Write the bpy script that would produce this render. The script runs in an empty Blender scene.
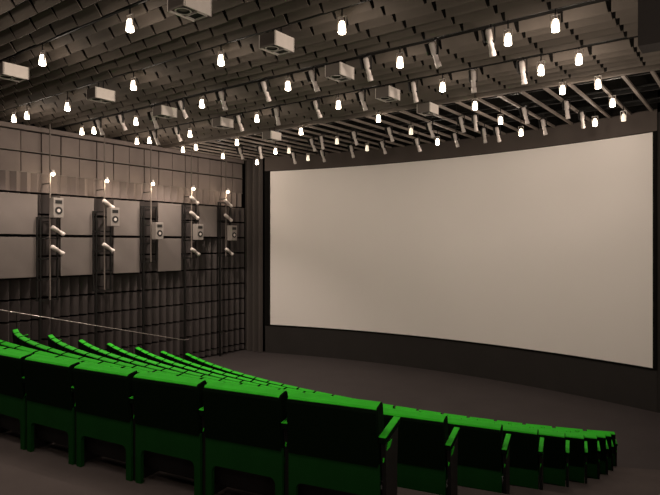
import bpy, bmesh, math, random
from mathutils import Vector, Matrix

random.seed(7)
S = bpy.context.scene
COL = S.collection
PI = math.pi

# ------------------------------------------------------------------ frame of reference
# x runs across the hall (right is +), y towards the screen, z up.  The viewer stands at (0, 0, EYE).
FPX, VPX, HOR, EYE = 574.0, 760.0, 244.0, 4.32
TH = math.atan((VPX - 330) / FPX)
CT, ST = math.cos(TH), math.sin(TH)


def on_row(px, py, dep):
    """point on the vertical plane y = dep that the viewer sees at (px, py)"""
    u = (px - 330) / FPX
    lat = dep * (CT * u - ST) / (ST * u + CT)
    zc = -ST * lat + CT * dep
    return lat, EYE + (HOR - py) * zc / FPX


def on_wall(px, py, lat):
    """point on the vertical plane x = lat"""
    u = (px - 330) / FPX
    dep = lat * (ST * u + CT) / (CT * u - ST)
    zc = -ST * lat + CT * dep
    return dep, EYE + (HOR - py) * zc / FPX


# ------------------------------------------------------------------ materials
def mat(name, col, rough=.7, metal=0., var=.0, scale=4., bump=0., bscale=60., spec=.3, stretch=None):
    m = bpy.data.materials.new(name)
    m.use_nodes = True
    nt = m.node_tree
    b = nt.nodes['Principled BSDF']
    b.inputs['Base Color'].default_value = (*col, 1)
    b.inputs['Roughness'].default_value = rough
    b.inputs['Metallic'].default_value = metal
    b.inputs['Specular IOR Level'].default_value = spec
    if var or bump:
        tc = nt.nodes.new('ShaderNodeTexCoord')
        mp = nt.nodes.new('ShaderNodeMapping')
        if stretch:
            mp.inputs['Scale'].default_value = stretch
        nt.links.new(tc.outputs['Object'], mp.inputs['Vector'])
    if var:
        n = nt.nodes.new('ShaderNodeTexNoise')
        n.inputs['Scale'].default_value = scale
        n.inputs['Detail'].default_value = 4
        r = nt.nodes.new('ShaderNodeValToRGB')
        r.color_ramp.elements[0].position = .3
        r.color_ramp.elements[1].position = .7
        r.color_ramp.elements[0].color = (*[c * (1 - var) for c in col], 1)
        r.color_ramp.elements[1].color = (*[min(1, c * (1 + var)) for c in col], 1)
        nt.links.new(mp.outputs[0], n.inputs['Vector'])
        nt.links.new(n.outputs[0], r.inputs[0])
        nt.links.new(r.outputs[0], b.inputs['Base Color'])
    if bump:
        n2 = nt.nodes.new('ShaderNodeTexNoise')
        n2.inputs['Scale'].default_value = bscale
        bp = nt.nodes.new('ShaderNodeBump')
        bp.inputs['Strength'].default_value = bump
        bp.inputs['Distance'].default_value = .01
        nt.links.new(mp.outputs[0], n2.inputs['Vector'])
        nt.links.new(n2.outputs[0], bp.inputs['Height'])
        nt.links.new(bp.outputs[0], b.inputs['Normal'])
    return m


def glow(name, col, strength):
    m = bpy.data.materials.new(name)
    m.use_nodes = True
    b = m.node_tree.nodes['Principled BSDF']
    b.inputs['Base Color'].default_value = (.8, .75, .7, 1)
    b.inputs['Emission Color'].default_value = (*col, 1)
    b.inputs['Emission Strength'].default_value = strength
    return m


M = dict(
    green=mat('green_fabric', (.024, .42, .012), .75, var=.12, scale=9, bump=.15, bscale=220, spec=.15),
    shell=mat('black_green_shell', (.0016, .0055, .0018), .8, spec=.04),
    dgreen=mat('dark_green_panel', (.005, .040, .006), .7, var=.1, scale=5, spec=.06),
    dark=mat('black_metal', (.012, .011, .010), .5, .3, spec=.3),
    carpet=mat('brown_carpet', (.070, .057, .053), .95, var=.10, scale=2.2, bump=.3, bscale=300, spec=.05),
    stage=mat('stage_floor', (.046, .0385, .0375), .85, var=.06, scale=1.2, spec=.1),
    board=mat('wall_board', (.205, .166, .152), .8, var=.08, scale=1.5, spec=.15),
    pleat=mat('wall_pleats', (.075, .063, .060), .9, var=.08, scale=2, spec=.1),
    joint=mat('wall_joint', (.008, .007, .007), .9, spec=.05),
    rail=mat('wall_rail', (.20, .17, .15), .6, spec=.3),
    panel=mat('acoustic_panel_cloth', (.15, .1275, .117), .9, var=.05, scale=2, bump=.2, bscale=200, spec=.1),
    baffle=mat('ceiling_baffle', (.105, .086, .072), .75, var=.12, scale=1.6, spec=.2),
    slab=mat('ceiling_void', (.010, .009, .008), .95, spec=.05),
    slat=mat('ceiling_slat', (.26, .215, .185), .6, var=.1, scale=3, spec=.3),
    header=mat('header_board', (.085, .068, .060), .8, var=.06, scale=1, spec=.15),
    apron=mat('apron_board', (.030, .0262, .0242), .8, var=.06, scale=1.5, spec=.1),
    black=mat('black_cloth', (.006, .0055, .005), .95, spec=.05),
    drape=mat('charcoal_drape', (.072, .061, .056), .95, var=.06, scale=3, spec=.05, stretch=(1, 1, .1)),
    screen=mat('screen_white', (.82, .755, .715), .9, var=.012, scale=.5, spec=.1),
    body=mat('grey_paint', (.55, .485, .45), .5, var=.05, scale=12, spec=.4),
    box=mat('pale_grey_paint', (.74, .66, .60), .55, var=.04, scale=9, spec=.3),
    wallbox=mat('grey_cabinet', (.24, .21, .19), .6, var=.04, scale=9, spec=.2),
    boxdark=mat('taupe_paint', (.15, .125, .11), .6, spec=.25),
    cone=mat('speaker_cone', (.015, .014, .013), .6, spec=.3),
    steel=mat('brushed_steel', (.55, .50, .46), .35, .8),
    lens=mat('lens_glass', (.05, .05, .055), .1, spec=.6),
    glow=glow('lit_lamp_glass', (1., .84, .62), 9.),
    dimglow=glow('dim_lamp_glass', (1., .84, .62), 1.1),
    wallglow=glow('wall_lamp_glass', (1., .83, .58), 8.),
)


# ------------------------------------------------------------------ mesh builder
class MB:
    def __init__(self):
        self.v, self.f, self.m, self.s = [], [], [], []
        self.mats = []

    def slot(self, m):
        if m not in self.mats:
            self.mats.append(m)
        return self.mats.index(m)

    def add(self, vs, fs, m, smooth=False):
        o = len(self.v)
        self.v += [tuple(v) for v in vs]
        k = self.slot(m)
        for f in fs:
            self.f.append([o + i for i in f])
            self.m.append(k)
            self.s.append(smooth)
        return self

    def box(self, x0, x1, y0, y1, z0, z1, m):
        vs = [(x, y, z) for z in (z0, z1) for y in (y0, y1) for x in (x0, x1)]
        fs = [(0, 2, 3, 1), (4, 5, 7, 6), (0, 1, 5, 4), (2, 6, 7, 3), (0, 4, 6, 2), (1, 3, 7, 5)]
        return self.add(vs, fs, m)

    def hexa(self, vs, m):
        fs = [(0, 2, 3, 1), (4, 5, 7, 6), (0, 1, 5, 4), (2, 6, 7, 3), (0, 4, 6, 2), (1, 3, 7, 5)]
        return self.add(vs, fs, m)

    def rbox(self, x0, x1, y0, y1, z0, z1, m, r=.01, seg=2):
        bm = bmesh.new()
        bmesh.ops.create_cube(bm, size=1)
        for v in bm.verts:
            v.co = Vector(((x0 + x1) / 2 + v.co.x * (x1 - x0), (y0 + y1) / 2 + v.co.y * (y1 - y0), (z0 + z1) / 2 + v.co.z * (z1 - z0)))
        bmesh.ops.bevel(bm, geom=bm.edges[:], offset=r, segments=seg, affect='EDGES', profile=.5)
        bm.verts.index_update()
        self.add([v.co for v in bm.verts], [[v.index for v in f.verts] for f in bm.faces], m, False)
        bm.free()
        return self

    def prism_x(self, prof, x0, x1, m, inset=0., cap=None):
        """closed (y, z) outline pushed from x0 to x1, the end rims drawn in by inset"""
        n = len(prof)
        cy = sum(p[0] for p in prof) / n
        cz = sum(p[1] for p in prof) / n
        if inset:
            ins = []
            for (y, z) in prof:
                d = math.hypot(y - cy, z - cz)
                k = max(0, 1 - inset / d)
                ins.append((cy + (y - cy) * k, cz + (z - cz) * k))
            rings = [(x0, ins), (x0 + inset, prof), (x1 - inset, prof), (x1, ins)]
        else:
            rings = [(x0, prof), (x1, prof)]
        vs = [(x, y, z) for x, pr in rings for (y, z) in pr]
        fs, ends = [], []
        for a in range(len(rings) - 1):
            for i in range(n):
                j = (i + 1) % n
                (ends if inset and a != 1 else fs).append((a * n + i, (a + 1) * n + i, (a + 1) * n + j, a * n + j))
        ends.append(tuple(range(n)))
        e = (len(rings) - 1) * n
        ends.append(tuple(e + i for i in reversed(range(n))))
        o = len(self.v)
        self.add(vs, fs, m)
        k = self.slot(cap or m)
        for f in ends:
            self.f.append([o + i for i in f])
            self.m.append(k)
            self.s.append(False)
        return self

    def tube(self, p0, p1, r0, m, r1=None, n=12, cap=True):
        r1 = r0 if r1 is None else r1
        p0, p1 = Vector(p0), Vector(p1)
        d = (p1 - p0).normalized()
        a = d.orthogonal().normalized()
        b = d.cross(a)
        ring = lambda p, r: [p + (a * math.cos(2 * PI * i / n) + b * math.sin(2 * PI * i / n)) * r for i in range(n)]
        A, B = ring(p0, r0), ring(p1, r1)
        self.add(A + B, [(i, (i + 1) % n, n + (i + 1) % n, n + i) for i in range(n)], m, True)
        if cap:
            self.add(A, [tuple(reversed(range(n)))], m)
            self.add(B, [tuple(range(n))], m)
        return self

    def lathe(self, prof, m, n=16, o=(0, 0, 0), smooth=True):
        """(r, z) outline turned round a vertical axis"""
        vs = [(o[0] + r * math.cos(2 * PI * i / n), o[1] + r * math.sin(2 * PI * i / n), o[2] + z) for r, z in prof for i in range(n)]
        fs = []
        for k in range(len(prof) - 1):
            for i in range(n):
                j = (i + 1) % n
                fs.append((k * n + i, k * n + j, (k + 1) * n + j, (k + 1) * n + i))
        return self.add(vs, fs, m, smooth)

    def mesh(self, name):
        me = bpy.data.meshes.new(name)
        me.from_pydata(self.v, [], self.f)
        for m in self.mats:
            me.materials.append(m)
        me.polygons.foreach_set('material_index', self.m)
        me.polygons.foreach_set('use_smooth', self.s)
        bm = bmesh.new()
        bm.from_mesh(me)
        bmesh.ops.recalc_face_normals(bm, faces=bm.faces[:])
        bm.to_mesh(me)
        bm.free()
        me.update()
        return me

    def build(self, name, parent=None, loc=(0, 0, 0)):
        o = bpy.data.objects.new(name, self.mesh(name))
        COL.objects.link(o)
        o.location = loc
        if parent:
            o.parent = parent
        return o


def tag(o, label, cat, group=None):
    o['label'] = label
    o['category'] = cat
    if group:
        o['group'] = group
    return o


def struct(o):
    o['kind'] = 'structure'
    return o


def empty(name, loc=(0, 0, 0), rz=0.):
    o = bpy.data.objects.new(name, None)
    o.empty_display_size = .1
    COL.objects.link(o)
    o.location = loc
    o.rotation_euler = (0, 0, rz)
    return o


def copy_tree(o, parent=None):
    c = o.copy()
    COL.objects.link(c)
    if parent:
        c.parent = parent
    for ch in list(o.children):
        if ch.type != 'LIGHT':
            copy_tree(ch, c)
    return c


ORD = ['', 'first', 'second', 'third', 'fourth', 'fifth', 'sixth', 'seventh', 'eighth', 'ninth', 'tenth', 'eleventh', 'twelfth',
       'thirteenth', 'fourteenth', 'fifteenth', 'sixteenth', 'seventeenth', 'eighteenth', 'nineteenth', 'twentieth', 'twenty-first',
       'twenty-second', 'twenty-third', 'twenty-fourth', 'twenty-fifth', 'twenty-sixth', 'twenty-seventh', 'twenty-eighth',
       'twenty-ninth', 'thirtieth']

# ------------------------------------------------------------------ seating bowl
CX = -7.8575
NROW = 10
YC = [28.667, 28.799, 28.931, 29.063, 29.195, 29.326, 29.458, 29.590, 29.722, 29.854]
RR = [26.377, 25.588, 24.800, 24.011, 23.222, 22.433, 21.645, 20.856, 20.067, 19.278]
HH = [1.0, 1.30, 1.594, 1.884, 2.168, 2.446, 2.718, 2.983, 3.241, 3.492]      # drop of each row's back top below the eye
RPX = [382, 447.5, 504, 540.5, 567.5, 586.5, 599.5, 608, 613.5, 617.5]     # where each row stops at the right aisle
CH = .83
TIER = [EYE - h - CH for h in HH]        # tread height of each row; the last is the flat front floor
TIER[-1] = 0.0
XL, XR = -17.0, 1.9


TIP = {3: (17.5, 328.3), 4: (52, 334), 5: (82, 339), 6: (110, 342.5), 7: (138, 346.5), 8: (163, 350.5), 9: (187.5, 352.7)}
CTOP, CDEEP = .012, .10          # the top of a back rises this much towards its front, and is this deep


def seen(px, py, h):
    """point the viewer sees at (px, py) when it lies h below the eye"""
    z = FPX * h / (py - HOR)
    u = (px - 330) / FPX * z
    return CT * u - ST * z, ST * u + CT * z


LEFT, ELEFT = [-12.0, -12.5, -12.9], [0.0, 0.0, 0.1]
for k in range(3, NROW):
    x, y = seen(*TIP[k], HH[k] - CTOP)
    r = RR[k] - CDEEP
    LEFT.append(x)
    ELEFT.append(max(-.5, min(.5, y - (YC[k] - math.sqrt(r * r - (x - CX) ** 2)))))
RPY = [408, 421, 429, 433.5, 436.8, 438.3, 438.2, 437.3, 436, 434.2]
ERIGHT = [0.0] * NROW


def arc_y(k, x, extra=0.):
    """depth of row k's back line at x, drawn in from the plain arc a little at the row's two ends"""
    r = RR[k] + extra
    x = max(x, LEFT[k] - .15)          # beyond the seats the stair runs straight to the wall
    t = (CX - x) / (CX - LEFT[k])
    y = YC[k] - math.sqrt(r * r - (x - CX) ** 2)
    if t > 0:
        return y + ELEFT[k] * min(t, 1.2) ** 4
    return y + ERIGHT[k] * min((x - CX) / 6.2, 1.2) ** 4


RIGHT = []
for k in range(NROW):
    x, y = seen(RPX[k], RPY[k], HH[k])
    ERIGHT[k] = max(-.3, min(.45, (y - arc_y(k, x)) / ((x - CX) / 6.2) ** 4)) if k else 0
    RIGHT.append(x)
print('left', [round(q, 2) for q in LEFT], [round(q, 2) for q in ELEFT], 'right', [round(q, 2) for q in RIGHT], [round(q, 2) for q in ERIGHT])


def build_tiers():
    xs = [XL - .1 + (XR + .2 - XL) * i / 72 for i in range(73)]
    # edges[k] = the nosing between tread k-1 and tread k
    edge = lambda k, x: arc_y(k, x, .70 if k == 0 else .05)
    heights = [TIER[0] + .30] + TIER
    for k in range(-1, NROW - 1):
        mb = MB()
        h = heights[k + 1]
        hb = heights[k + 2]
        for a, b in zip(xs[:-1], xs[1:]):
            y0a, y0b = (edge(k, a), edge(k, b)) if k >= 0 else (-4.2, -4.2)
            y1a, y1b = edge(k + 1, a), edge(k + 1, b)
            mb.add([(a, y0a, h), (b, y0b, h), (b, y1b, h), (a, y1a, h)], [(0, 1, 2, 3)], M['carpet'])
            # rounded nosing then riser
            mb.add([(a, y1a, h), (b, y1b, h), (b, y1b + .012, h - .02), (a, y1a + .012, h - .02)], [(0, 1, 2, 3)], M['carpet'])
            mb.add([(a, y1a + .012, h - .02), (b, y1b + .012, h - .02), (b, y1b + .012, hb - .02), (a, y1a + .012, hb - .02)], [(0, 1, 2, 3)], M['carpet'])
        me = mb.build('floor_tier')
        struct(me)
    mb = MB()
    for a, b in zip(xs[:-1], xs[1:]):
        mb.add([(a, edge(9, a), 0), (b, edge(9, b), 0), (b, 18.4, 0), (a, 18.4, 0)], [(0, 1, 2, 3)], M['stage'])
    mb.box(XL - .1, XR + .1, 8, 18.4, -.2, -.1, M['stage'])
    struct(mb.build('floor'))


build_tiers()

W0 = .61       # width of the prototype chair


def chair_proto():
    e = empty('theatre_seat')
    w = W0 / 2
    g, sh, dg, dk = M['green'], M['shell'], M['dgreen'], M['dark']
    mb = MB()
    prof = [(.035, .50), (.000, .806), (.004, .819), (.016, .829), (.085, .843), (.098, .841), (.106, .828), (.155, .44), (.14, .40), (.07, .40)]
    mb.prism_x(prof, -w, w, g, inset=.008, cap=sh)
    mb.build('backrest', e)
    mb = MB()
    mb.prism_x([(.022, .455), (-.010, .795), (-.005, .815), (.010, .815), (.04, .46)], -w + .004, w - .004, sh, inset=.006)
    mb.build('back_shell', e)
    # lower back panel: an upside-down U with rounded inner corners, legs down to the floor
    mb = MB()
    lw, zt, zc, r = .052, .47, .265, .045
    y0, y1 = .030, .062
    inner = [(w - lw, .02)]
    for i in range(7):
        a = i / 6 * PI / 2
        inner.append((w - lw - r + r * math.cos(a), zc - r + r * math.sin(a)))
    half = inner + [(0, zc)]
    outer = [(w, .02)] + [(w, .02 + (zt - .02) * i / 7) for i in range(1, 8)] + [(0, zt)]
    for sgn in (1, -1):
        for i in range(len(half) - 1):
            a, b, c, d = half[i], half[i + 1], outer[min(i + 1, len(outer) - 1)], outer[i]
            vs = []
            for y in (y0, y1):
                vs += [(sgn * q[0], y, q[1]) for q in (a, b, c, d)]
            mb.add(vs, [(0, 1, 2, 3), (4, 7, 6, 5), (0, 4, 5, 1), (3, 2, 6, 7)], dg)
        mb.box(min(sgn * (w - lw), sgn * w), max(sgn * (w - lw), sgn * w), y0, y1, .0, .021, dg)
    mb.build('rear_panel', e)
    mb = MB()
    mb.rbox(-w + .03, w - .03, .170, .250, .30, .585, g, .025, 3)
    mb.rbox(-w + .03, w - .03, .250, .265, .31, .575, sh, .006, 1)
    mb.build('seat', e)
    mb = MB()
    mb.rbox(-w + .01, w - .01, .10, .36, .09, .29, dk, .02, 2)
    mb.build('seat_pan', e)
    return e


def arm_proto(e, sx):
    x = sx * (W0 / 2 + .025)
    mb = MB()
    mb.rbox(x - .023, x + .023, .01, .31, .605, .644, M['shell'], .006, 1)
    mb.rbox(x - .023, x + .023, .01, .31, .6445, .652, M['green'], .003, 1)
    mb.v = [(q[0], q[1], q[2] + (q[1] - .01) * .15) for q in mb.v]
    ar = mb.build('armrest', e)
    mb = MB()
    mb.prism_x([(.05, .0), (.05, .40), (.03, .606), (.29, .640), (.27, .40), (.27, .03), (.40, .03), (.40, .0)], x - .014, x + .014, M['dark'])
    mb.hexa([(x - .002, .03, .49), (x + .003, .03, .49), (x - .002, .09, .49), (x + .003, .09, .49),
             (x - .012, .07, .604), (x + .022, .07, .604), (x - .012, .14, .604), (x + .022, .14, .604)], M['green'])
    mb.build('armrest_support', ar)


PROTO = chair_proto()
arm_proto(PROTO, 1)
PROTO_END = copy_tree(PROTO)          # the seat that closes a row on the left carries a second arm
arm_proto(PROTO_END, -1)
ROWNAME = ['row nearest the viewer'] + [ORD[k + 1] + ' row from the viewer' for k in range(1, 9)] + ['frontmost row by the stage floor']
used_p = used_e = False
nchair = 0
for k in range(NROW):
    R = RR[k]
    pr = math.asin((RIGHT[k] - CX) / R)
    pl = math.asin((LEFT[k] - CX) / R)
    p = .66 - .0145 * k
    n = round((pr - pl) * R / p)
    p = (pr - pl) * R / n
    for i in range(n):
        a = pr - (i + .5) * p / R
        x, y = CX + R * math.sin(a), arc_y(k, CX + R * math.sin(a))
        zc = -ST * x + CT * y
        px = 330 + FPX * (CT * x + ST * y) / zc
        if px < -95:
            continue
        last = i == n - 1
        rot = math.atan2(arc_y(k, x + .3) - arc_y(k, x - .3), .6)
        if last:
            o = PROTO_END if not used_e else copy_tree(PROTO_END)
            used_e = True
        else:
            o = PROTO if not used_p else copy_tree(PROTO)
            used_p = True
        o.location = (x, y, TIER[k])
        o.rotation_euler = (0, 0, rot)
        o.scale = ((p - .05) / W0, 1, (EYE - HH[k] - TIER[k]) / CH)
        where = 'at the right aisle end' if i == 0 else ('at the far left end' if last else ORD[i + 1] + ' from the right aisle')
        tag(o, 'green theatre seat ' + where + ' in the ' + ROWNAME[k], 'seat', 'seats in the ' + ROWNAME[k])
        nchair += 1
if not used_e:
    for ch in list(PROTO_END.children):
        bpy.data.objects.remove(ch)
    bpy.data.objects.remove(PROTO_END)
print('chairs', nchair)

# ------------------------------------------------------------------ screen and front wall
SX0, SX1, SY, SAG = -15.57, -2.21, 16.83, 1.0
SZ0, SZ1 = 1.12, 7.20
SMID, SHALF = (SX0 + SX1) / 2, (SX1 - SX0) / 2


def scr_y(x):
    u = (x - SMID) / SHALF
    return SY + SAG * (1 - min(1.3, u * u))


def curved(mb, x0, x1, z0, z1, d0, d1, m, n=40):
    """slab that follows the screen's curve, between depths d0 and d1 behind it"""
    xs = [x0 + (x1 - x0) * i / n for i in range(n + 1)]
    vs, fs = [], []
    for x in xs:
        y = scr_y(x)
        vs += [(x, y + d0, z0), (x, y + d0, z1), (x, y + d1, z1), (x, y + d1, z0)]
    for i in range(n):
        o = i * 4
        for a, b in ((0, 1), (1, 2), (2, 3), (3, 0)):
            fs.append((o + a, o + b, o + 4 + b, o + 4 + a))
    fs += [(0, 1, 2, 3), tuple(n * 4 + q for q in (3, 2, 1, 0))]
    mb.add(vs, fs, m)


scr = empty('projection_screen', (SMID, SY + SAG, SZ0))
mb = MB()
curved(mb, SX0, SX1, SZ0, SZ1, 0, .03, M['screen'])
o = mb.build('screen_cloth', scr, (-SMID, -SY - SAG, -SZ0))
for f in o.data.polygons:
    f.use_smooth = False
mb = MB()
curved(mb, SX0 - .22, SX0, SZ0 - .02, SZ1 + .02, -.03, .05, M['black'], 2)
curved(mb, SX1, SX1 + .10, SZ0 - .02, SZ1 + .02, -.03, .05, M['black'], 2)
curved(mb, SX0, SX1, SZ0 - .05, SZ0, -.02, .05, M['black'])
mb.build('screen_border', scr, (-SMID, -SY - SAG, -SZ0))
tag(scr, 'huge pale curved cinema screen in a thin black border on the front wall', 'screen')

mb = MB()
curved(mb, SX0 - .22, SX1 + .1, 0, SZ0 - .05, .0, .12, M['apron'])
struct(mb.build('trim_apron'))
mb = MB()
mb.box(SX1 + .1, SX1 + .22, SY - .02, SY + .4, 0, SZ1 + .5, M['apron'])
mb.box(SX1 + .22, XR + .1, SY + .05, SY + .3, 0, 8.4, M['black'])
struct(mb.build('trim_right'))
mb = MB()
mb.box(XL - .3, SX0 - .2, SY + .12, SY + .4, 0, 8.4, M['black'])
struct(mb.build('trim_left'))
mb = MB()
mb.box(XL - .3, XR + .1, 18.2, 18.4, 0, 8.4, M['black'])
struct(mb.build('wall_front'))
mb = MB()
curved(mb, SX0 - .22, SX1 + .1, SZ1 + .02, 7.78, -.02, .12, M['header'])
curved(mb, SX0 - .22, SX1 + .1, 7.78, 8.4, .08, .2, M['slab'])
struct(mb.build('trim_front'))

# drape between the side wall and the screen
mb = MB()
x0, x1 = -16.82, -15.84
pts = []
n = 72
for i in range(n + 1):
    t = i / n
    pts.append((x0 + (x1 - x0) * t, SY - .16 + .14 * math.sin(t * 2 * PI * 3.0)))
vs, fs = [], []
for x, y in pts:
    vs += [(x, y, .01), (x, y, 7.75), (x, y + .015, 7.75), (x, y + .015, .01)]
for i in range(n):
    o = i * 4
    for a, b in ((0, 1), (1, 2), (2, 3), (3, 0)):
        fs.append((o + a, o + b, o + 4 + b, o + 4 + a))
mb.add(vs, fs, M['drape'], False)
tag(mb.build('side_curtain'), 'tall charcoal pleated curtain between the left wall and the screen', 'curtain')

# ------------------------------------------------------------------ left wall
COURSE, WTOP = .615, 7.62
JY0, JP = 7.87, .59


def build_left_wall():
    mb = MB()
    mb.box(XL - .35, XL - .08, -4.2, SY + .3, -.1, 8.4, M['joint'])
    rows = int(WTOP / COURSE) + 1
    j0 = int((-4 - JY0) / JP) - 1
    j1 = int((SY - JY0) / JP) + 1
    for r in range(rows):
        zt = WTOP - COURSE * r
        zb = max(0, zt - COURSE)
        if r < 2:
            for j in range(j0, j1):
                ya, yb = max(-4, JY0 + j * JP), min(SY - .15, JY0 + (j + 1) * JP)
                if yb - ya < .05:
                    continue
                off = .012 * ((j * 7 + r * 3) % 3)
                mb.box(XL - .1, XL + off, ya + .018, yb - .018, zb + .02, zt - .045, M['board'])
            mb.box(XL - .09, XL + .035, -4, SY - .15, zb - .005, zb + .018, M['rail'])
        else:
            # pleated course: shallow folds, a dark gap at its foot
            step = JP / 4
            y = JY0 + j0 * JP
            while y < SY - .15 - step:
                if y > -4:
                    q = round((y - JY0) / step)
                    dp = .09 if r < 3 else .25
                    da, db = (.0, dp) if q % 2 == 0 else (dp, .0)
                    m = M['board'] if r < 3 else M['pleat']
                    mb.hexa([(XL - .1, y, zb + .06), (XL - .02 + da, y, zb + .06), (XL - .1, y + step, zb + .06), (XL - .02 + db, y + step, zb + .06),
                             (XL - .1, y, zt), (XL - .02 + da, y, zt), (XL - .1, y + step, zt), (XL - .02 + db, y + step, zt)], m)
                y += step
    mb.box(XL - .1, XL + .06, -4, SY - .1, WTOP, WTOP + .13, M['board'])
    struct(mb.build('wall_left'))


build_left_wall()
mb = MB()
mb.box(XR, XR + .2, -4.2, SY + .3, -.1, 8.4, M['pleat'])
struct(mb.build('wall_right'))
mb = MB()
mb.box(XL - .1, XR + .1, -4.4, -4.2, -.1, 8.4, M['pleat'])
struct(mb.build('wall_back'))

# large cloth panels hung on the left wall
PANELS = [((0, 38), (0, 1), 'nearest the viewer'), ((61, 94.5), (0, 1), 'between the first and second lamp poles'),
          ((114, 140), (0, 1), 'between the second and third lamp poles'), ((158.5, 181.5), (0, 1), 'between the third and fourth lamp poles'),
          ((200, 217.5), (0,), 'between the last two lamp poles')]
PLAT = XL + .34
for (a, b), tiers, where in PANELS:
    ya, yb = on_wall(a, 240, PLAT)[0], on_wall(b, 240, PLAT)[0]
    if a == 0:
        ya -= .25
    for t in tiers:
        z1 = WTOP - COURSE * (3 + 2 * t) - .03
        z0 = WTOP - COURSE * (5 + 2 * t) + .05
        e = empty('acoustic_panel', (PLAT - .05, (ya + yb) / 2, (z0 + z1) / 2))
        w, h = (yb - ya) / 2, (z1 - z0) / 2
        mb = MB()
        mb.rbox(-.02, .03, -w, w, -h, h, M['panel'], .008, 2)
        mb.build('cloth_face', e)
        mb = MB()
        for s in (-1, 1):
            mb.box(-.10, -.015, s * w * .8 - .02, s * w * .8 + .02, -h * .9, h * .9, M['dark'])
        mb.build('mounting_batten', e)
        pos = ('upper ' if t == 0 else 'lower ') if len(tiers) > 1 else 'single '
        tag(e, pos + 'flat grey wall panel ' + where, 'wall panel', 'grey panels on the left wall')

# ------------------------------------------------------------------ ceiling
ZB = EYE + 3.42
TRACKS = [5.0, 6.9, 8.8, 10.7, 12.6, 14.3, 15.7]


def build_ceiling():
    mb = MB()
    mb.box(XL - .3, XR + .2, -4.4, SY + 1.6, 8.30, 8.45, M['slab'])
    cols = []
    x = -1.78
    while x > XL - .7:
        cols.append((x - .68, x))
        x -= .68
    x = -1.78
    while x < XR:
        cols.append((x, x + .68))
        x += .68
    t = 5.0 - 1.9 * 4
    while t < 12.5:
        gap = t > 8.0
        for r in range(1 if gap else 0, 6):
            yb = t + .16 + .3167 * r
            for (xa, xb) in cols:
                xa2, xb2 = max(xa, XL - .05), min(xb, XR)
                if xb2 - xa2 < .1:
                    continue
                dz = .03 * math.sin(xa * 5.1 + yb * 3.7)
                z0, z1 = ZB + dz * .3, ZB + .25
                g0, g1 = .022, .055
                yt = yb - .17
                th = .015
                mb.hexa([(xa2 + g0, yb, z0), (xb2 - g0, yb, z0), (xa2 + g0, yb + th, z0 + .008), (xb2 - g0, yb + th, z0 + .008),
                         (xa2 + g1, yt, z1), (xb2 - g1, yt, z1), (xa2 + g1, yt + th, z1), (xb2 - g1, yt + th, z1)], M['baffle'])
            # added near-black board paints the shade in the slots between the plates
            mb.hexa([(XL - .05, yb + .03, ZB + .03), (XR, yb + .03, ZB + .03), (XL - .05, yb + .04, ZB + .03), (XR, yb + .04, ZB + .03),
                     (XL - .05, yb - .16, ZB + .29), (XR, yb - .16, ZB + .29), (XL - .05, yb - .15, ZB + .29), (XR, yb - .15, ZB + .29)], M['slab'])
        if gap:
            mb.box(XL - .05, XR, t + .02, t + .20, ZB + .08, ZB + .42, M['slab'])  # near-black box stands in for the shade of the recess
        t += 1.9
    # slats that run towards the screen over the stage floor
    x = -1.2
    while x > XL + .1:
        mb.box(x - .032, x + .032, 12.85, SY + .9, ZB + .0, ZB + .05, M['slat'])
        x -= .52
    for y in (13.4, 14.9, 16.3):
        mb.box(XL, XR, y, y + .06, ZB + .10, ZB + .18, M['dark'])
    mb.box(XL, XR, 12.72, 12.84, ZB - .02, ZB + .45, M['baffle'])
    struct(mb.build('ceiling'))


build_ceiling()
# downstand over the right aisle
mb = MB()
mb.box(-.85, XR, 5.6, 5.85, EYE + 1.72, 8.35, M['apron'])
struct(mb.build('trim_right'))

# ------------------------------------------------------------------ lighting bars and what hangs from them
ZT = EYE + 3.50
BARNAME = ['lighting bar nearest the viewer', 'second lighting bar from the viewer', 'third lighting bar from the viewer',
           'fourth lighting bar from the viewer', 'fifth lighting bar from the viewer', 'sixth lighting bar from the viewer',
           'lighting bar nearest the screen']
for k, y in enumerate(TRACKS):
    e = empty('lighting_bar', (-8.5, y, ZT))
    mb = MB()
    mb.tube((-8.3, 0, 0), (8.1, 0, 0), .025, M['dark'])
    mb.build('pipe', e)
    mb = MB()
    for q in range(9):
        xx = -8.0 + q * 2
        mb.tube((xx, 0, .02), (xx, 0, 8.31 - ZT), .01, M['dark'], n=6)
    mb.build('hanger', e)
    tag(e, 'thin black pipe across the ceiling, the ' + BARNAME[k], 'lighting bar', 'lighting bars')


def lamp_proto(glassmat, name):
    e = empty(name)
    mb = MB()
    mb.lathe([(.0, .10), (.020, .10), (.024, .075), (.034, .056), (.034, .050), (.0, .05)], M['body'], 14)
    mb.build('lamp_cap', e)
    mb = MB()
    mb.lathe([(.030, .052), (.044, .02), (.054, -.05), (.058, -.115), (.048, -.128), (.0, -.131)], glassmat, 16)
    mb.build('lamp_glass', e)
    for q in range(4):
        a = PI / 4 + q * PI / 2
        mb = MB()
        mb.tube((.036 * math.cos(a), .036 * math.sin(a), .06), (.063 * math.cos(a), .063 * math.sin(a), -.12), .0045, M['body'], n=6)
        mb.build('cage_bar', e)
    mb = MB()
    for s in (-1, 1):
        mb.box(s * .066 - .004, s * .066 + .004, -.012, .012, -.06, .12, M['steel'])
    mb.box(-.07, .07, -.012, .012, .115, .125, M['steel'])
    mb.build('yoke', e)
    mb = MB()
    mb.tube((0, 0, 0), (0, 0, 1), .011, M['dark'], n=8)
    o = mb.build('stem', e, (0, 0, .12))
    return e


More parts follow.
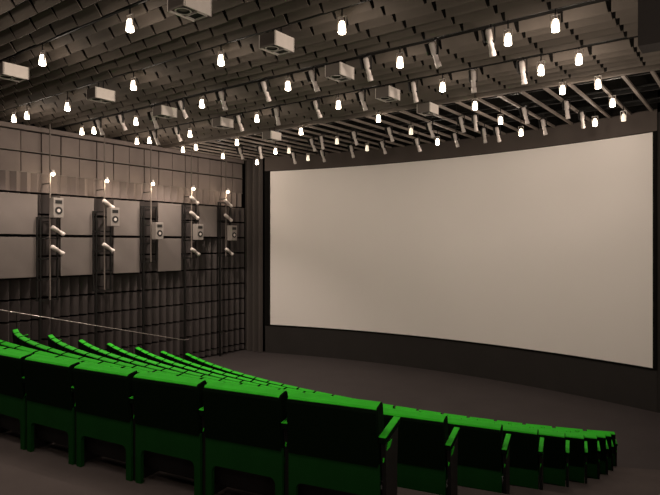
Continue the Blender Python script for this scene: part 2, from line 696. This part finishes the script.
def spot_proto():
    """long grey profile spotlight, its nose down and leaning towards the screen"""
    e = empty('profile_spotlight')
    tilt = Matrix.Rotation(math.radians(22), 4, 'X')

    def T(o):
        o.matrix_local = tilt
        return o
    mb = MB()
    mb.lathe([(.0, .21), (.035, .21), (.05, .19), (.055, .06), (.055, .02), (.044, .0), (.042, -.12), (.05, -.125), (.052, -.21), (.045, -.215), (.0, -.205)], M['body'], 16)
    bd = T(mb.build('body', e))
    mb = MB()
    mb.tube((0, 0, -.216), (0, 0, -.208), .043, M['lens'], n=16)
    mb.build('lens', bd)
    mb = MB()
    mb.box(-.075, -.068, -.02, .02, -.02, .24, M['dark'])
    mb.box(.068, .075, -.02, .02, -.02, .24, M['dark'])
    mb.box(-.075, .075, -.02, .02, .235, .245, M['dark'])
    mb.tube((-.075, 0, .0), (.075, 0, .0), .012, M['dark'], n=8)
    mb.build('yoke', e)
    mb = MB()
    mb.rbox(-.075, -.058, -.10, .08, .02, .22, M['dark'], .01, 1)
    T(mb.build('side_housing', e))
    mb = MB()
    mb.tube((0, 0, 0), (0, 0, 1), .014, M['dark'], n=8)
    mb.build('stem', e, (0, 0, .24))
    return e


def speaker_proto():
    e = empty('hanging_loudspeaker')
    mb = MB()
    mb.box(-.19, .17, -.25, .25, -.09, .10, M['boxdark'])
    mb.box(-.19, .19, -.25, -.235, -.115, .10, M['boxdark'])
    mb.box(-.19, .19, .235, .25, -.115, .10, M['boxdark'])
    mb.box(-.205, -.19, -.25, .25, -.115, .10, M['box'])
    mb.build('cabinet', e)
    mb = MB()
    mb.box(.17, .19, -.255, .255, -.12, .105, M['box'])
    mb.build('side_plate', e)
    mb = MB()
    n = 24
    ring = [(.0, -.06), (.03, -.065), (.085, -.095), (.10, -.112), (.118, -.112), (.122, -.09)]
    mb.lathe(ring, M['cone'], n, (-.02, -.11, 0))
    mb.lathe([(.10, -.1125), (.12, -.1165), (.124, -.112)], M['body'], n, (-.02, -.11, 0))
    mb.build('woofer', e)
    mb = MB()
    mb.box(-.15, .13, .03, .22, -.10, -.09, M['cone'])
    for a in ((-.15, .13, .03, .045), (-.15, .13, .205, .22), (-.15, -.135, .03, .22), (.115, .13, .03, .22)):
        mb.box(*a, -.118, -.09, M['body'])
    mb.build('horn_grille', e)
    mb = MB()
    for xx in (-.1, .1):
        mb.tube((xx, 0, 0), (xx, 0, 1), .012, M['dark'], n=8)
    mb.build('stem', e, (0, 0, .10))
    return e


def set_stem(o, z, z0, top=ZT - .024):
    for ch in o.children:
        if ch.name.startswith('stem'):
            ch.scale = (1, 1, max(.03, top - z - z0))


LIT = [(42.5, 58), (130, 23), (221, 58), (342, 25), (400, 60), (508, 37), (555.5, 23), (579, 57), (598, 82), (541, 68), (562.5, 88), (14, 117),
       (27, 114), (67.5, 105), (82, 130), (94, 129), (133.5, 83.5), (136, 120), (137, 140), (149.5, 139), (190, 132.5), (202, 102), (257, 117),
       (237, 141), (183, 148.5), (196, 146), (223, 155), (275.5, 150), (257, 161), (288, 84), (338.5, 103), (301, 130), (378.5, 117), (442.6, 85),
       (437.5, 140.5), (475, 104), (500.5, 119), (521, 131), (612.5, 101), (595, 121)]
DIM = [(337, 140), (411, 130), (367, 147), (308, 157), (289, 149.5), (623.5, 116)]
SPOTS = [(100, 125), (122.5, 122), (154.5, 120), (156, 137), (178, 134), (183, 108), (223, 99), (266, 91), (277, 114), (240, 122), (314, 80),
         (317.5, 108), (363, 101), (368, 67), (435, 51.5), (490.5, 39), (523, 68), (473.5, 79), (414.5, 89), (313, 145), (322, 142), (355, 138),
         (390.5, 134.5), (431, 130), (456, 140), (383.5, 147.5), (418, 145), (352, 151.5), (323, 156), (294, 158), (475.5, 123),
         (462, 124.5), (484.5, 135.5), (498, 134.5), (525.5, 115.5), (544, 127), (567, 107), (582.5, 117), (260.5, 152.5), (241, 153)]
BOXES = [(12, 72), (190, 5), (101, 95), (277, 43), (165, 112), (340, 72), (223, 123), (388, 94), (272, 136), (428, 109)]


def best_track(px, py, want):
    c = []
    for k, d in enumerate(TRACKS):
        lat, z = on_row(px, py, d)
        if lat > XL + .25:
            c.append((abs(z - EYE - want), k, lat, z))
    return min(c)


POWER = 12.0
DOWN = 60.0
WASH = 182.0
UP = 260.0
WARM = (1, .855, .735)


def lamp_lights(x, y, z, k=1.0, kp=1.0):
    l = bpy.data.lights.new('lamp_light', 'POINT')
    l.energy = POWER * kp
    l.color = WARM
    l.shadow_soft_size = .05
    lo = bpy.data.objects.new('lamp_light', l)
    COL.objects.link(lo)
    lo.location = (x, y, z - .20)
    l = bpy.data.lights.new('lamp_beam', 'SPOT')
    l.energy = DOWN * k
    l.color = WARM
    l.shadow_soft_size = .05
    l.spot_size = math.radians(112)
    l.spot_blend = .6 if y < 13 else 1.0
    lo = bpy.data.objects.new('lamp_beam', l)
    COL.objects.link(lo)
    lo.location = (x, y, z - .20)


groups = {}
for kind, lst, want in (('lit', LIT, 3.24), ('dim', DIM, 3.2), ('spot', SPOTS, 3.15), ('box', BOXES, 3.24)):
    for px, py in lst:
        err, k, lat, z = best_track(px, py, want)
        z = min(z, ZT - {'lit': .16, 'dim': .16, 'spot': .31, 'box': .13}[kind])
        if err > .25:
            print('fixture', kind, px, py, 'row', k, 'z-eye', round(z - EYE, 2))
        groups.setdefault((kind, k), []).append((px, lat, z))

protos = {}
side_words = {1: ['only'], 2: ['left', 'right']}
for (kind, k), lst in sorted(groups.items()):
    lst.sort()
    for i, (px, lat, z) in enumerate(lst):
        if kind not in protos:
            protos[kind] = {'lit': lambda: lamp_proto(M['glow'], 'hanging_lamp'), 'dim': lambda: lamp_proto(M['dimglow'], 'hanging_lamp'),
                            'spot': spot_proto, 'box': speaker_proto}[kind]()
            o = protos[kind]
        else:
            o = copy_tree(protos[kind])
        o.location = (lat, TRACKS[k], z)
        if kind == 'box':
            o.scale = (.9, .9, 1)
        nm = len(lst)
        if nm == 1:
            pos = 'only one'
        elif i == 0:
            pos = 'leftmost'
        elif i == nm - 1:
            pos = 'rightmost'
        else:
            pos = ORD[i + 1] + ' from left'
        what = {'lit': 'glowing warm lamp', 'dim': 'dim pale lamp', 'spot': 'long grey unlit spotlight', 'box': 'grey loudspeaker box'}[kind]
        cat = {'lit': 'lamp', 'dim': 'lamp', 'spot': 'spotlight', 'box': 'loudspeaker'}[kind]
        tag(o, what + ', ' + pos + ' on the ' + BARNAME[k], cat, {'lit': 'glowing ceiling lamps', 'dim': 'dim ceiling lamps', 'spot': 'unlit ceiling spotlights', 'box': 'ceiling loudspeakers'}[kind])
        if kind in ('lit', 'dim'):
            set_stem(o, z, .12)
        elif kind == 'spot':
            set_stem(o, z, .24)
            o.rotation_euler.z = random.uniform(-.5, .3)
        else:
            set_stem(o, z, .10)
        if kind == 'lit':
            lamp_lights(lat, TRACKS[k], z, 5.0 if lat < -14.95 and k < 5 else (.55 if k >= 5 else 1.0))

# added lamp bars, unseen above and behind the viewer, raise the light level
for bi, (yy, word) in enumerate(((3.1, 'just ahead of the viewer'), (1.2, 'right above the viewer'), (-1.6, 'behind the viewer'))):
    e = empty('lighting_bar', (-8.5, yy, ZT))
    mb = MB()
    mb.tube((-8.3, 0, 0), (9.2, 0, 0), .025, M['dark'])
    mb.build('pipe', e)
    mb = MB()
    for q in range(9):
        mb.tube((-8 + q * 2, 0, .02), (-8 + q * 2, 0, 8.31 - ZT), .01, M['dark'], n=6)
    mb.build('hanger', e)
    tag(e, 'added thin black pipe across the ceiling ' + word + ', out of frame', 'lighting bar', 'lighting bars')
    xs = [-15.5, -12.2, -9, -6, -3.2, -.6]
    for i, xx in enumerate(xs):
        o = copy_tree(protos['lit'])
        z = EYE + 3.24
        o.location = (xx, yy, z)
        set_stem(o, z, .12)
        pos = 'leftmost' if i == 0 else ('rightmost' if i == len(xs) - 1 else ORD[i + 1] + ' from left')
        tag(o, 'added unseen glowing lamp ' + pos + ' on the ceiling ' + word, 'lamp', 'glowing ceiling lamps')
        lamp_lights(xx, yy, z, 1.5)

# added uplighters on the unseen right wall, put in to brighten the ceiling
up = None
ADDED_UPLIGHTS = [(-1.8, 'nearest the rear'), (1.4, 'second from the rear'), (4.6, 'third from the rear'), (7.8, 'second from the screen'), (11.0, 'nearest the screen')]
for i, (y, word) in enumerate(ADDED_UPLIGHTS):
    x, z, dx, dy = XR, 3.3, -1, 0.12
    if up is None:
        up = o = empty('added_uplighter')
        mb = MB()
        mb.lathe([(.0, -.12), (.05, -.11), (.09, -.02), (.10, .06), (.092, .06), (.08, -.01), (.0, -.06)], M['boxdark'], 18, (0, .13, 0))
        mb.build('bowl', up)
        mb = MB()
        mb.lathe([(.0, .02), (.035, .0), (.04, -.03), (.02, -.06)], M['glow'], 12, (0, .13, 0))
        mb.build('bulb', up)
        mb = MB()
        mb.rbox(-.05, .05, .0, .06, -.08, .04, M['dark'], .006, 1)
        mb.build('bracket', up)
    else:
        o = copy_tree(up)
    o.location = (x, y, z)
    o.rotation_euler.z = math.atan2(-dx, dy) if not dx else PI / 2
    tag(o, 'added dark bowl uplighter on the unseen right wall, ' + word, 'sconce', 'added uplighters')
    l = bpy.data.lights.new('added_uplight', 'SPOT')
    l.energy = UP
    l.color = WARM
    l.shadow_soft_size = .08
    l.spot_size = math.radians(150)
    l.spot_blend = 1
    lo = bpy.data.objects.new('added_uplight', l)
    COL.objects.link(lo)
    off = Vector((-.13, 0, .12)) if dx else Vector((0, .13, .12))
    lo.location = Vector((x, y, z)) + off
    lo.rotation_euler = Vector((dx * .9, dy * .9, 1)).to_track_quat('-Z', 'Y').to_euler()

# added beams, set at spotlight noses, brighten the screen; the fixtures look unlit
for xx, yy, tx, tz in ((-13.4, 10.7, -13.4, 3.1), (-10.2, 10.7, -10.6, 3.1), (-7.0, 10.7, -7.6, 3.1), (-4.0, 10.7, -4.4, 3.1), (-2.6, 8.8, -2.8, 3.3)):
    # each beam leaves the nose of the nearest profile spotlight on that bar
    near = min(groups[('spot', TRACKS.index(yy))], key=lambda q: abs(q[1] - xx))
    l = bpy.data.lights.new('added_screen_wash', 'SPOT')
    l.energy = WASH
    l.color = WARM
    l.shadow_soft_size = .06
    l.spot_size = math.radians(88)
    l.spot_blend = 1
    lo = bpy.data.objects.new('added_screen_wash', l)
    COL.objects.link(lo)
    lo.location = (near[1], yy + .12, near[2] - .27)
    lo.rotation_euler = (Vector((tx, 17.5, tz)) - lo.location).to_track_quat('-Z', 'Y').to_euler()

# ------------------------------------------------------------------ lamp poles along the left wall
SLAT = XL + .55


def wall_spot_proto():
    e = empty('wall_spotlight')
    rot = Matrix.Rotation(math.radians(58), 4, 'X')
    mb = MB()
    mb.lathe([(.0, .20), (.05, .20), (.065, .17), (.065, .0), (.055, -.01), (.055, -.17), (.065, -.175), (.065, -.23), (.0, -.22)], M['body'], 16)
    bd = mb.build('body', e)
    bd.matrix_local = rot
    mb = MB()
    mb.tube((0, 0, -.232), (0, 0, -.222), .055, M['lens'], n=16)
    mb.build('lens', bd)
    mb = MB()
    mb.box(-.14, .0, -.015, .015, -.012, .012, M['dark'])
    mb.build('bracket', e)
    return e


def wall_box_proto():
    e = empty('wall_loudspeaker')
    mb = MB()
    mb.rbox(-.12, .12, -.15, .15, -.29, .29, M['wallbox'], .012, 2)
    mb.build('cabinet', e)
    mb = MB()
    mb.box(.12, .128, -.10, .10, .12, .22, M['cone'])
    mb.build('horn_grille', e)
    mb = MB()
    mb.tube((.118, 0, -.08), (.128, 0, -.08), .11, M['cone'], n=24)
    mb.tube((.128, 0, -.08), (.132, 0, -.08), .05, M['body'], n=16)
    mb.build('woofer', e)
    mb = MB()
    mb.box(-.2, -.12, -.04, .04, -.04, .04, M['dark'])
    mb.build('bracket', e)
    return e


def tread_at(x, y):
    z = TIER[0] + .3
    for k in range(NROW):
        if y > arc_y(k, x, .70 if k == 0 else .05):
            z = TIER[k]
    return z


STN = [dict(x=50, lamp=(53, 173), spots=[(57.5, 230.5), (57, 250)], boxes=[(55.5, 208)], frame=(218, 300)),
       dict(x=104.5, lamp=(107, 180), spots=[(108, 204), (108, 247.5)], boxes=[(112, 217)], frame=(212, 290)),
       dict(x=151, lamp=(153, 183), spots=[], boxes=[(156.5, 231)], frame=(207, 262)),
       dict(x=191.5, lamp=(193.5, 188), spots=[(194, 200), (194, 215), (195, 251.5)], boxes=[(197, 232)], frame=(205, 258)),
       dict(x=226, lamp=(228, 191), spots=[(228, 203), (228, 217.5), (229, 251.5)], boxes=[(231, 233)], frame=(203, 256))]
ws = wb = wl = None
for si, st in enumerate(STN):
    y, zl = on_wall(st['x'], st['lamp'][1], SLAT - .12)
    z_lo = on_wall(st['x'], st['frame'][1], SLAT - .12)[1]
    z_hi = on_wall(st['x'], st['frame'][0], SLAT - .12)[1]
    nth = ORD[si + 1] + ' lamp pole from the viewer on the left wall'
    e = empty('lamp_pole', (SLAT - .12, y, z_lo))
    mb = MB()
    mb.tube((0, 0, 0), (0, 0, ZB - z_lo + .1), .022, M['boxdark'], n=10)
    mb.build('pole', e)
    mb = MB()
    for yy in (-.36, -.26, .24):
        mb.box(-.06, -.02, yy - .018, yy + .018, -.0, z_hi - z_lo, M['dark'])
    fl = tread_at(SLAT, y)
    mb.box(-.075, -.015, -.30, -.24, fl - z_lo, .05, M['dark'])
    nn = max(2, round((z_hi - z_lo) / .62))
    for q in range(nn + 1):
        zz = (z_hi - z_lo) * q / nn
        mb.box(-.065, -.02, -.38, .26, zz - .02, zz + .02, M['dark'])
    mb.build('ladder_frame', e)
    for zz in (z_hi - z_lo - .1, .1, zl - z_lo - .3):
        mb = MB()
        mb.box(XL - SLAT + .12 - .05, 0, -.012, .012, zz - .012, zz + .012, M['dark'])
        mb.build('wall_bracket', e)
    tag(e, 'dark ladder frame and pipe, the ' + nth, 'lamp pole', 'lamp poles on the left wall')
    # lit lamp on the pole
    y2, z2 = on_wall(*st['lamp'], SLAT)
    if wl is None:
        wl = empty('wall_lamp')
        mb = MB()
        mb.lathe([(.0, .09), (.03, .09), (.045, .06), (.05, .0)], M['body'], 14)
        mb.build('lamp_cap', wl)
        mb = MB()
        mb.lathe([(.048, .01), (.06, -.03), (.045, -.075), (.0, -.085)], M['wallglow'], 14)
        mb.build('lamp_glass', wl)
        mb = MB()
        mb.box(-.13, .0, -.012, .012, .06, .08, M['dark'])
        mb.build('bracket', wl)
        o = wl
    else:
        o = copy_tree(wl)
    o.location = (SLAT, y2, z2)
    tag(o, 'small glowing lamp at the top of the ' + ORD[si + 1] + ' lamp pole from the viewer', 'lamp', 'small lit lamps on the left wall')
    l = bpy.data.lights.new('wall_lamp_light', 'POINT')
    l.energy = 10.0
    l.color = (1, .80, .58)
    l.shadow_soft_size = .05
    lo = bpy.data.objects.new('wall_lamp_light', l)
    COL.objects.link(lo)
    lo.location = (SLAT + .03, y2, z2 - .14)
    for i, q in enumerate(st['spots']):
        y2, z2 = on_wall(*q, SLAT)
        if ws is None:
            ws = o = wall_spot_proto()
        else:
            o = copy_tree(ws)
        o.location = (SLAT, y2, z2)
        pos = {2: ['upper', 'lower'], 3: ['topmost', 'middle', 'lowest']}[len(st['spots'])][i]
        tag(o, pos + ' slanted grey spotlight on the ' + ORD[si + 1] + ' lamp pole from the viewer', 'spotlight', 'slanted spotlights on the left wall')
    for q in st['boxes']:
        y2, z2 = on_wall(*q, SLAT)
        if wb is None:
            wb = o = wall_box_proto()
        else:
            o = copy_tree(wb)
        o.location = (SLAT + .06, y2, z2)
        tag(o, 'grey box loudspeaker on the ' + ORD[si + 1] + ' lamp pole from the viewer', 'loudspeaker', 'loudspeakers on the left wall')

# ------------------------------------------------------------------ handrail beside the left stair
HL = -16.0
ya, za = on_wall(-14, 307.6, HL)
yb, zb = on_wall(184, 340, HL)
yc_, zc_ = on_wall(189, 340.6, HL)
e = empty('handrail', (HL, yb, 0))
mb = MB()
mb.tube((0, ya - yb, za), (0, 0, zb), .011, M['steel'], n=10)
mb.tube((0, 0, zb), (0, yc_ - yb, zb), .011, M['steel'], n=10)
mb.build('rail', e)


for q in range(4):
    t = .12 + .28 * q if q < 3 else .995
    yy = ya + (yb - ya) * t
    zz = za + (zb - za) * t
    mb = MB()
    g = tread_at(HL, yy)
    mb.tube((0, yy - yb, g), (0, yy - yb, zz), .012, M['dark'], n=8)
    mb.tube((0, yy - yb, g), (0, yy - yb, g + .01), .04, M['dark'], n=12)
    mb.build('post', e)
tag(e, 'thin steel handrail sloping down the stair by the left wall', 'handrail')

# ------------------------------------------------------------------ camera, world, view
w = bpy.data.worlds.new('world')
S.world = w
w.use_nodes = True
w.node_tree.nodes['Background'].inputs[0].default_value = (.9, .8, .7, 1)
w.node_tree.nodes['Background'].inputs[1].default_value = 0.0

cam = bpy.data.cameras.new('camera')
cam.sensor_width = 36
cam.lens = 36 * FPX / 660
cam.shift_y = -(247.5 - HOR) / 660
cam.clip_start = .05
co = bpy.data.objects.new('camera', cam)
COL.objects.link(co)
co.location = (0, 0, EYE)
co.rotation_euler = (PI / 2, 0, TH)
S.camera = co

S.view_settings.view_transform = 'Standard'
S.view_settings.look = 'None'
S.view_settings.gamma = 1
S.view_settings.use_curve_mapping = False
S.view_settings.exposure = 0.0
S.cycles.use_denoising = True
S.cycles.use_light_tree = True
S.cycles.max_bounces = 5
S.cycles.sample_clamp_indirect = 3
